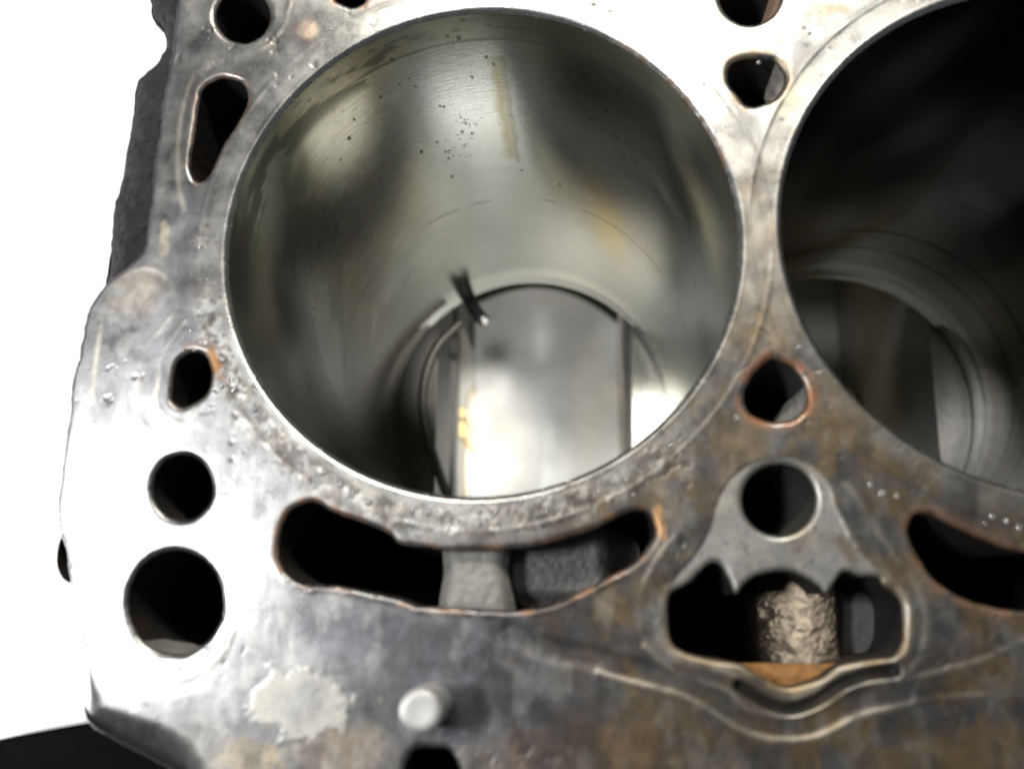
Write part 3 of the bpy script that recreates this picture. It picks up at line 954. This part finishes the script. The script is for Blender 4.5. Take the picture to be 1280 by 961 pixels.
# ------------------------------------------------------------------ cylinder bores
def bore(cx, first):
    nu, nv = (760, 420) if first else (420, 220)
    th = np.linspace(0, 2 * pi, nu, endpoint=False)
    zz = -BORE_BEV + 0.05 - (L_BORE - BORE_BEV) * np.linspace(0, 1, nv) ** 1.15
    TH, ZZ = [q.ravel() for q in np.meshgrid(th, zz, indexing='ij')]
    xx, yy = R_BORE * np.cos(TH), R_BORE * np.sin(TH)
    # noise on the developed surface, made seamless by sampling on the ring
    U = TH * R_BORE
    nA = fbm(xx * 1.0 + 300 + ZZ * 0.35, yy + 300 - ZZ * 0.6, 14, 4, 101)
    nB = fbm(U + 300, ZZ + 300, 4, 4, 102)
    nC = fbm(U * 0.25 + 300, ZZ * 2 + 300, 3, 3, 103)
    tnt = np.empty((len(TH), 3))
    bs = 0.36 + 0.08 * (nA - 0.5) + 0.04 * (nB - 0.5) + 0.04 * (nC - 0.5)
    for k, f in enumerate((0.98, 1.0, 0.90)):
        tnt[:, k] = bs * f
    gr = np.clip(0.10 + 0.22 * (nA - 0.5) + 0.08 * (nB - 0.5), 0, 1)

    def bl(mask, col, g=None):
        nonlocal tnt, gr
        mk = np.clip(mask, 0, 1)
        tnt = tnt * (1 - mk[:, None]) + np.array(col) * mk[:, None]
        if g is not None:
            gr = gr * (1 - mk) + g * mk
    # unswept band above the top ring, with its carbon line
    wob = 1.6 * (fbm(U * 0.3 + 300, ZZ * 0 + 5, 6, 3, 104) - 0.5)
    bl(0.55 * sstep(-9.0 + 0, -7.6, ZZ + wob * 0.4), (0.24, 0.225, 0.15), 0.55)
    bl(0.8 * np.exp(-((ZZ + 4.6 + 0.2 * wob) / 0.22) ** 2) * sstep(0.35, 0.55, nB), (0.06, 0.055, 0.04), 0.6)
    bl(0.8 * np.exp(-((ZZ + 8.6 + wob) / 0.35) ** 2) * sstep(0.42, 0.60, nC * 0.5 + nA * 0.5), (0.05, 0.045, 0.03), 0.6)
    dg = np.degrees(TH)
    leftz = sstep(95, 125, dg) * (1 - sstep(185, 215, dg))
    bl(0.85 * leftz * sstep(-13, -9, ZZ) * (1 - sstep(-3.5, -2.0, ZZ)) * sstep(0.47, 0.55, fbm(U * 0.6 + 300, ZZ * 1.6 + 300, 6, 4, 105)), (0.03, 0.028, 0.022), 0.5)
    bl(0.6 * sstep(110, 160, dg) * (1 - sstep(230, 275, dg)) * sstep(0.3, 0.55, nA), (0.10, 0.095, 0.075), 0.2)  # shade of the left wall painted in as a darker tint
    bl(0.6 * sstep(-123, -129, ZZ), (0.62, 0.62, 0.56), 0.1)
    rz = sstep(15, 25, dg) * (1 - sstep(58, 70, dg)) * sstep(-2.6, -1.4, ZZ) * sstep(0.45, 0.6, nB)
    bl(0.8 * rz, (0.20, 0.11, 0.05), 0.8)
    # lower limit of ring travel
    zl = float(on_bore([(627, 250)])[0, 1])
    bl(0.55 * np.exp(-((ZZ - zl + 0.5 * wob) / 0.5) ** 2) * sstep(0.42, 0.56, nB), (0.10, 0.09, 0.06), 0.5)
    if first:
        # reflection stripe on the far wall, painted into the colour
        refl_stripe = on_bore([(618, 70), (624, 110), (632, 150), (637, 185), (640, 203)])
        z_end = float(refl_stripe[-1, 1])
        for (t0, z0), (t1, z1) in zip(refl_stripe[:-1], refl_stripe[1:]):
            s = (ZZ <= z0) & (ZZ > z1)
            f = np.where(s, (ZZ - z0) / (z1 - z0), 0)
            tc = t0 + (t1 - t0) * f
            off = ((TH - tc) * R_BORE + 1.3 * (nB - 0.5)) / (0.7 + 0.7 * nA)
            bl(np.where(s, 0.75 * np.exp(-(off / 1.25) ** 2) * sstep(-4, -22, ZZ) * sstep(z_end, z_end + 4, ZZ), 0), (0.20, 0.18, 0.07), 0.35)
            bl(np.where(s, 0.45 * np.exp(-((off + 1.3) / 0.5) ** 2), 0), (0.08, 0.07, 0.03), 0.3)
        for px, py, r in ((527, 190, .75), (590, 97, .5), (546, 178, .4), (557, 190, .4), (561, 198, .45), (565, 221, .6), (490, 75, .6), (437, 173, .5), (443, 150, .3), (476, 122, .4), (575, 147, .35), (709, 100, .45), (697, 110, .25), (758, 140, .3), (757, 138, .5), (752, 177, .4), (817, 189, .4), (784, 221, .35), (805, 195, .25),
                           (652, 213, .55), (700, 231, .5), (475, 226, .35), (432, 237, .35), (426, 200, .3), (478, 206, .3), (420, 250, .3), (578, 165, .5), (590, 167, .45), (550, 133, .45), (555, 134, .4), (573, 48, .6), (608, 72, .5), (617, 81, .4), (697, 55, .5), (520, 108, .35), (500, 105, .3), (512, 98, .3)):
            t0, z0 = on_bore([(px, py)])[0]
            q = np.hypot((TH - t0) * R_BORE, (ZZ - z0) * 0.45) / (r * 0.62)
            bl(1 - sstep(0.7, 1.2, q + 0.9 * (nB - 0.5)), (0.02, 0.018, 0.015), 0.6)
        fine = sstep(0.74, 0.79, fbm(U * 1.3 + 300, ZZ + 300, 0.9, 2, 106)) * sstep(0.62, 0.75, fbm(U + 300, ZZ + 300, 12, 2, 107)) * sstep(-75, -50, ZZ)
        bl(0.85 * fine, (0.03, 0.028, 0.022), 0.5)
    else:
        tnt *= 0.6  # shade of the unlit second bore painted into its tint
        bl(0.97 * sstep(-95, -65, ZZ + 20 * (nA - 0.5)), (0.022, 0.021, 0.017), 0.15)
    if not first:  # painted bands for step edges and warm brass reflections
        for zr, wr, cr_ in ((-101, 0.9, (0.02, 0.018, 0.012)), (-108, 1.6, (0.26, 0.22, 0.12)), (-113, 0.8, (0.03, 0.025, 0.015)), (-124, 2.5, (0.20, 0.17, 0.09)), (-131, 0.8, (0.03, 0.025, 0.015))):
            bl(0.8 * np.exp(-((ZZ - zr) / wr) ** 2) * (0.4 + 0.6 * sstep(0.35, 0.6, nC)), cr_, 0.4)
    wash = 0.02 * (nA - 0.5)
    rr = R_BORE + 0.03 + wash + 0.3 * sstep(-131, -138, ZZ) ** 1.3
    Vb = np.column_stack([cx + rr * np.cos(TH), rr * np.sin(TH), ZZ])
    uv = np.column_stack([U, ZZ])
    F = grid_faces(nu, nv, True)[:, ::-1].copy()
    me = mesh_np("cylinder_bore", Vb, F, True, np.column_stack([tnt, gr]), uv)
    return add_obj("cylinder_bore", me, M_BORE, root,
                   "bright honed first cylinder bore with a white floor showing below" if first else "second cylinder bore with shade painted into its wall, cut by the right edge")


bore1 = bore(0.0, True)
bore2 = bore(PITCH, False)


def tube_ring(cx, r0, r1, z0, z1, n=160):
    t = np.linspace(0, 2 * pi, n, endpoint=False)
    rings = [(r0, z0), (r1, z1)]
    V = np.concatenate([np.column_stack([cx + r * np.cos(t), r * np.sin(t), np.full(n, z)]) for r, z in rings])
    F = [(i, (i + 1) % n, n + (i + 1) % n, n + i) for i in range(n)]
    return V, F


# outside of each cylinder and its lower lip
for cx, par in ((0.0, bore1), (PITCH, bore2)):
    t = np.linspace(0, 2 * pi, 128, endpoint=False)
    prof = [(R_BORE + 0.33, -L_BORE), (R_BORE + 0.9, -L_BORE - 1.2), (R_BORE + 5.0, -L_BORE - 1.4), (R_BORE + 5.0, -60), (R_BORE + 4.0, -20)]
    V = np.concatenate([np.column_stack([cx + r * np.cos(t), r * np.sin(t), np.full(128, z)]) for r, z in prof])
    F = grid_faces(len(prof), 128)
    F = np.stack([np.arange(4)] * 0) if False else []
    for k in range(len(prof) - 1):
        for i in range(128):
            j = (i + 1) % 128
            F.append((k * 128 + i, k * 128 + j, (k + 1) * 128 + j, (k + 1) * 128 + i))
    add_obj("bore_lip", mesh_np("bore_lip", V, F), M_CASE, par)

# ------------------------------------------------------------------ crankcase
def box(x0, x1, y0, y1, z0, z1):
    V = [(x, y, z) for z in (z0, z1) for y in (y0, y1) for x in (x0, x1)]
    F = [(0, 2, 3, 1), (4, 5, 7, 6), (0, 1, 5, 4), (2, 6, 7, 3), (0, 4, 6, 2), (1, 3, 7, 5)]
    return V, F


def boxes(name, bs, mat, parent=root, label=None):
    V, F = [], []
    for bb in bs:
        v, f = box(*bb)
        F += [tuple(i + len(V) for i in q) for q in f]
        V += v
    return add_obj(name, mesh_np(name, V, F, smooth=False), mat, parent, label)


XE = X1 - 8
boxes("crankcase_wall", [(-56, XE, 76, 84, Z_BENCH, -110)], M_CASE, label="far wall of the crankcase")
boxes("shade_strip", [(-29.8, 30.1, 28, 75.5, Z_BENCH - 0.1, -241.2)], M_CASE, label="dark strip standing in for shade at the far foot of the crankcase")  # dark strip added where only the bore rim's shadow falls
boxes("crankcase_wall", [(-56, XE, -76, -68, -196, -110)], M_CASE, label="near wall of the crankcase")


def bulkhead(x0, x1, mat):
    """cross wall with a half round bearing seat opening downwards"""
    zc, rs = Z_BENCH + 1.0, 30.0
    prof = [(-67.9, -L_BORE - 1.8), (75.9, -L_BORE - 1.8), (75.9, Z_BENCH + 0.5), (rs + 8, Z_BENCH + 0.5), (rs, Z_BENCH + 0.5)]
    for k in range(1, 24):
        a_ = pi * k / 24
        prof.append((rs * math.cos(a_), zc + rs * math.sin(a_)))
    prof += [(-rs, Z_BENCH + 0.5), (-67.9, Z_BENCH + 0.5)]
    n = len(prof)
    V = [(x0, y, z) for y, z in prof] + [(x1, y, z) for y, z in prof]
    F = [tuple(range(n)), tuple(reversed(range(n, 2 * n)))] + [(i, n + i, n + (i + 1) % n, (i + 1) % n) for i in range(n)]
    o = add_obj("main_bearing_bulkhead", mesh_np("main_bearing_bulkhead", V, F, smooth=False), mat, root)
    V, F = [], []
    m_ = 32
    for xx in (x0 - 1.2, x1 + 1.2):
        for r in (rs - 0.15, rs - 2.4):
            for k in range(m_ + 1):
                a_ = pi * k / m_
                V.append((xx, r * math.cos(a_), zc + r * math.sin(a_)))
    q = m_ + 1
    for (p0, p1) in ((0, 1), (3, 2), (1, 3), (2, 0)):
        for k in range(m_):
            F.append((p0 * q + k, p0 * q + k + 1, p1 * q + k + 1, p1 * q + k))
    add_obj("bearing_shell", mesh_np("bearing_shell", V, F), M_SHELL, o)
    return o


lb = bulkhead(-56.0, -30.0, M_CASE)
boxes("bearing_cap", [(-31, -29.3, -40, 46, -241.2, -199)], M_FACE, lb, "grey mauve bearing cap low on the left bulkhead")
for bb in ((-31, -27.6, 4.0, 9.5, -241, -203), (-31, -28.0, 11.0, 15.0, -241, -203)):
    boxes("bearing_shell_edge", [bb], M_SHELL, lb, "yellow bronze bearing shell edge at the left bulkhead")
for bb in ((-31, -28.9, -50, 60, -176, -144), (-31, -28.4, -50, 60, -192, -181)):
    boxes("bulkhead_rib", [bb], M_CASE, lb)
rb_ = bulkhead(31.0, 56.5, M_CASE)
boxes("bearing_cap", [(30.2, 32, -50, 60, -231.5, -205)], M_FACE, rb_, "pale bearing cap low on the right bulkhead")
boxes("bulkhead_ledge", [(30.6, 56, -60, 60, -146.5, -141.5)], M_FACE, rb_, "pale machined ledge of the right bulkhead")
for bb in ((30.4, 32, -50, 60, -153.5, -147.0), (30.1, 32, -50, 60, -241.0, -232)):
    boxes("bulkhead_rib", [bb], M_CASE, rb_)
bulkhead(PITCH + 31.0, PITCH + 44.0, M_FACE)

# ------------------------------------------------------------------ tubes, pins
def sweep(name, P, radii, n=14):
    P = np.asarray(P, float)
    V, F = [], []
    up = np.array([0.3, 0.2, 1.0])
    for i in range(len(P)):
        t = P[min(i + 1, len(P) - 1)] - P[max(i - 1, 0)]
        t /= np.linalg.norm(t)
        s = np.cross(t, up); s /= np.linalg.norm(s)
        w = np.cross(t, s)
        for k in range(n):
            a_ = 2 * pi * k / n
            V.append(P[i] + radii[i] * (math.cos(a_) * s + math.sin(a_) * w))
    for i in range(len(P) - 1):
        for k in range(n):
            j = (k + 1) % n
            F.append((i * n + k, i * n + j, (i + 1) * n + j, (i + 1) * n + k))
    F.append(tuple(reversed(range(n))))
    F.append(tuple(range((len(P) - 1) * n, len(P) * n)))
    return mesh_np(name, V, F)


e = mm([(606, 402)], -139)[0]
jp = catmull(np.array([[e[0] - 9, e[1] + 24, -176], [e[0] - 9, e[1] + 19, -158], [e[0] - 7, e[1] + 12, -147], [e[0] - 3, e[1] + 4, -142], [e[0], e[1], -138.5]]), False, 1.0)
jet = add_obj("oil_spray_jet", sweep("oil_spray_jet", jp, np.linspace(2.9, 1.9, len(jp))), M_JET, root, "thin dark oil spray jet curling up at the bottom of the first bore")
tip = add_obj("jet_nozzle", sweep("jet_nozzle", [jp[-1] + [0, 0, -.4], jp[-1] + [.25, -.3, .5], jp[-1] + [.5, -.6, 1.4]], [1.25, 1.35, .9]), M_STEEL, jet)
jp2 = jp + np.array([PITCH, 0, 0])
jet2 = add_obj("oil_spray_jet", sweep("oil_spray_jet", jp2, np.linspace(2.9, 1.9, len(jp))), M_JET, root)

# stepped clearance rings cut in the ledge left of the opening
for off, rr_, mt_ in ((0.0, 0.55, M_OIL), (3.2, 0.8, M_CASE)):
    ap = mm([(574 + off, 402), (546 + off, 430), (531 + off, 463), (526 + off, 500), (531 + off, 540), (544 + off, 585), (562 + off, 630), (590 + off, 670)], -141.6)
    ap = catmull(np.column_stack([ap, np.full(len(ap), -141.7)]), False, 1.2)
    add_obj("clearance_ring", sweep("clearance_ring", ap, np.full(len(ap), rr_ * 1.6)), mt_, lb)

# added bright floor sheet; its rounded far edge shapes the bore rim's shadow gap
bu, bv = np.linspace(-29.0, 30.0, 60), np.linspace(0, 1, 100)
BU, BV = np.meshgrid(bu, bv, indexing='ij')
BV = -66 + BV * (66 + 19.9 + np.sqrt(51.6 ** 2 - (BU + 5.9) ** 2))
BZ = -239.5 + 5.0 * np.cos((BU - 1) / 30 * pi / 2) ** 2 + 1.4 * np.exp(-(((BU + 20) / 7) ** 2 + ((BV - 38) / 9) ** 2)) + 0.5 * np.sin(BV / 19.0 + BU / 23.0)
add_obj("added_floor_sheet", mesh_np("added_floor_sheet", np.column_stack([BU.ravel(), BV.ravel(), BZ.ravel()]), grid_faces(60, 100)), M_ADDED_SHEET, root, "added smooth pale floor sheet seen through the bottom of the first bore")

# dowel pin
PIN_H, PIN_R = 9.5, 2.95
pc = mm([(525, 888)], PIN_H)[0]
prof = [(0.0, -0.05), (0.9, -0.04), (1.5, -0.01), (1.9, 0.0), (2.35, -0.05), (2.72, -0.3), (2.92, -0.75), (PIN_R, -1.4), (PIN_R, -PIN_H), (PIN_R, -PIN_H - 0.6)]
t = np.linspace(0, 2 * pi, 48, endpoint=False)
V = [(pc[0], pc[1], PIN_H + prof[0][1])]
for r, dz in prof[1:]:
    V += [(pc[0] + r * math.cos(q), pc[1] + r * math.sin(q), PIN_H + dz) for q in t]
F = [(0, 1 + i, 1 + (i + 1) % 48) for i in range(48)]
for k in range(len(prof) - 2):
    for i in range(48):
        j = (i + 1) % 48
        F.append((1 + k * 48 + i, 1 + (k + 1) * 48 + i, 1 + (k + 1) * 48 + j, 1 + k * 48 + j))
add_obj("dowel_pin", mesh_np("dowel_pin", V, F), M_STEEL, root, "pale steel dowel pin standing up from the near edge of the deck")

# ------------------------------------------------------------------ beads of coolant on the deck
rng = np.random.default_rng(7)
beads = [(213 + 0, 357 - 0, .0)]
beads = []
for px, py, r in ((238, 357, .32), (239, 413, .34), (220, 423, .26), (228, 423, .28), (247, 426, .3), (254, 427, .26), (231, 436, .3), (242, 437, .3), (261, 434, .25), (278, 451, .55), (276, 443, .35), (294, 464, .6), (288, 456, .3), (290, 475, .45), (277, 482, .5), (292, 487, .55), (270, 490, .4), (281, 468, .4), (310, 500, .35), (318, 512, .5), (265, 487, .35), (305, 490, .35),
                  (940, 403, .4), (922, 523, .5), (1000, 433, .3), (1103, 617, .5), (1121, 620, .5), (1088, 607, .4), (1240, 646, .45), (1258, 652, .45), (1274, 660, .5), (1232, 655, .3),
                  (651, 627, .4), (681, 622, .45), (710, 605, .4), (738, 611, .4), (748, 616, .4), (758, 602, .4), (773, 601, .4), (722, 606, .3), (750, 602, .3), (690, 612, .3), (735, 603, .3),
                  (575, 630, .35), (600, 640, .4), (560, 640, .4), (535, 640, .5), (515, 640, .45), (500, 645, .4), (460, 628, .6), (425, 606, .55), (440, 617, .45), (480, 640, .4), (405, 592, .45), (475, 625, .35),
                  (1008, 57, .35), (1005, 35, .3), (1012, 42, .3), (977, 149, .35), (880, 105, .35), (438, 17, .4), (412, 37, .3), (949, 76, .35)):
    beads.append((px, py, r))
for k in range(120):
    a_ = rng.uniform(-185, -48)
    rr = R_BORE + 3.2 + rng.normal(0, 1.1) + 0.8 * math.sin(a_ * 0.3)
    beads.append((None, (rr * math.cos(math.radians(a_)), rr * math.sin(math.radians(a_))), rng.uniform(.10, .34) ))
V, F = [], []
Zg = Z.reshape(nx, ny)
for px, py, r in beads:
    p = np.array(py) if px is None else mm([(px, py)])[0]
    iz = Zg[min(max(int(round((p[0] - xs[0]) / h)), 0), nx - 1), min(max(int(round((p[1] - ys[0]) / h)), 0), ny - 1)]
    o0 = len(V)
    sx_, sy_ = r * rng.uniform(.85, 1.25), r * rng.uniform(.85, 1.25)
    nr, ns = 5, 12
    for i in range(nr):
        ph = (pi / 2) * (i / nr)
        for k in range(ns):
            q = 2 * pi * k / ns
            V.append((p[0] + sx_ * math.cos(ph) * math.cos(q), p[1] + sy_ * math.cos(ph) * math.sin(q), iz - 0.06 + 0.6 * r * math.sin(ph)))
    V.append((p[0], p[1], iz - 0.06 + 0.6 * r))
    for i in range(nr - 1):
        for k in range(ns):
            j = (k + 1) % ns
            F.append((o0 + i * ns + k, o0 + i * ns + j, o0 + (i + 1) * ns + j, o0 + (i + 1) * ns + k))
    for k in range(ns):
        F.append((o0 + (nr - 1) * ns + k, o0 + (nr - 1) * ns + (k + 1) % ns, o0 + nr * ns))
    F.append(tuple(reversed([o0 + k for k in range(ns)])))
dw = add_obj("coolant_droplets", mesh_np("coolant_droplets", V, F), M_WATER)
dw["kind"] = "stuff"
dw["label"] = "tiny clear beads of coolant scattered on the deck round the bores"
dw["category"] = "droplets"

# ------------------------------------------------------------------ black mat lying on the sheet
q = mm([(-60, 935), (0, 924), (60, 914), (115, 906), (180, 897), (260, 890), (320, 1060), (-40, 1060)], -200)
mat_o = bpy.data.objects.new("rubber_block", mesh_np("rubber_block", np.zeros((0, 3)), []))
bpy.data.objects.remove(mat_o)
pq = catmull(np.vstack([q]), True, 6.0)
mo = add_obj("rubber_block", prism("rubber_block", q, Z_BENCH + 0.5, -200, 1.5), M_RUBBER, None)
mo["label"] = "matt black rubber block on the white sheet at the near left corner"
mo["category"] = "rubber block"
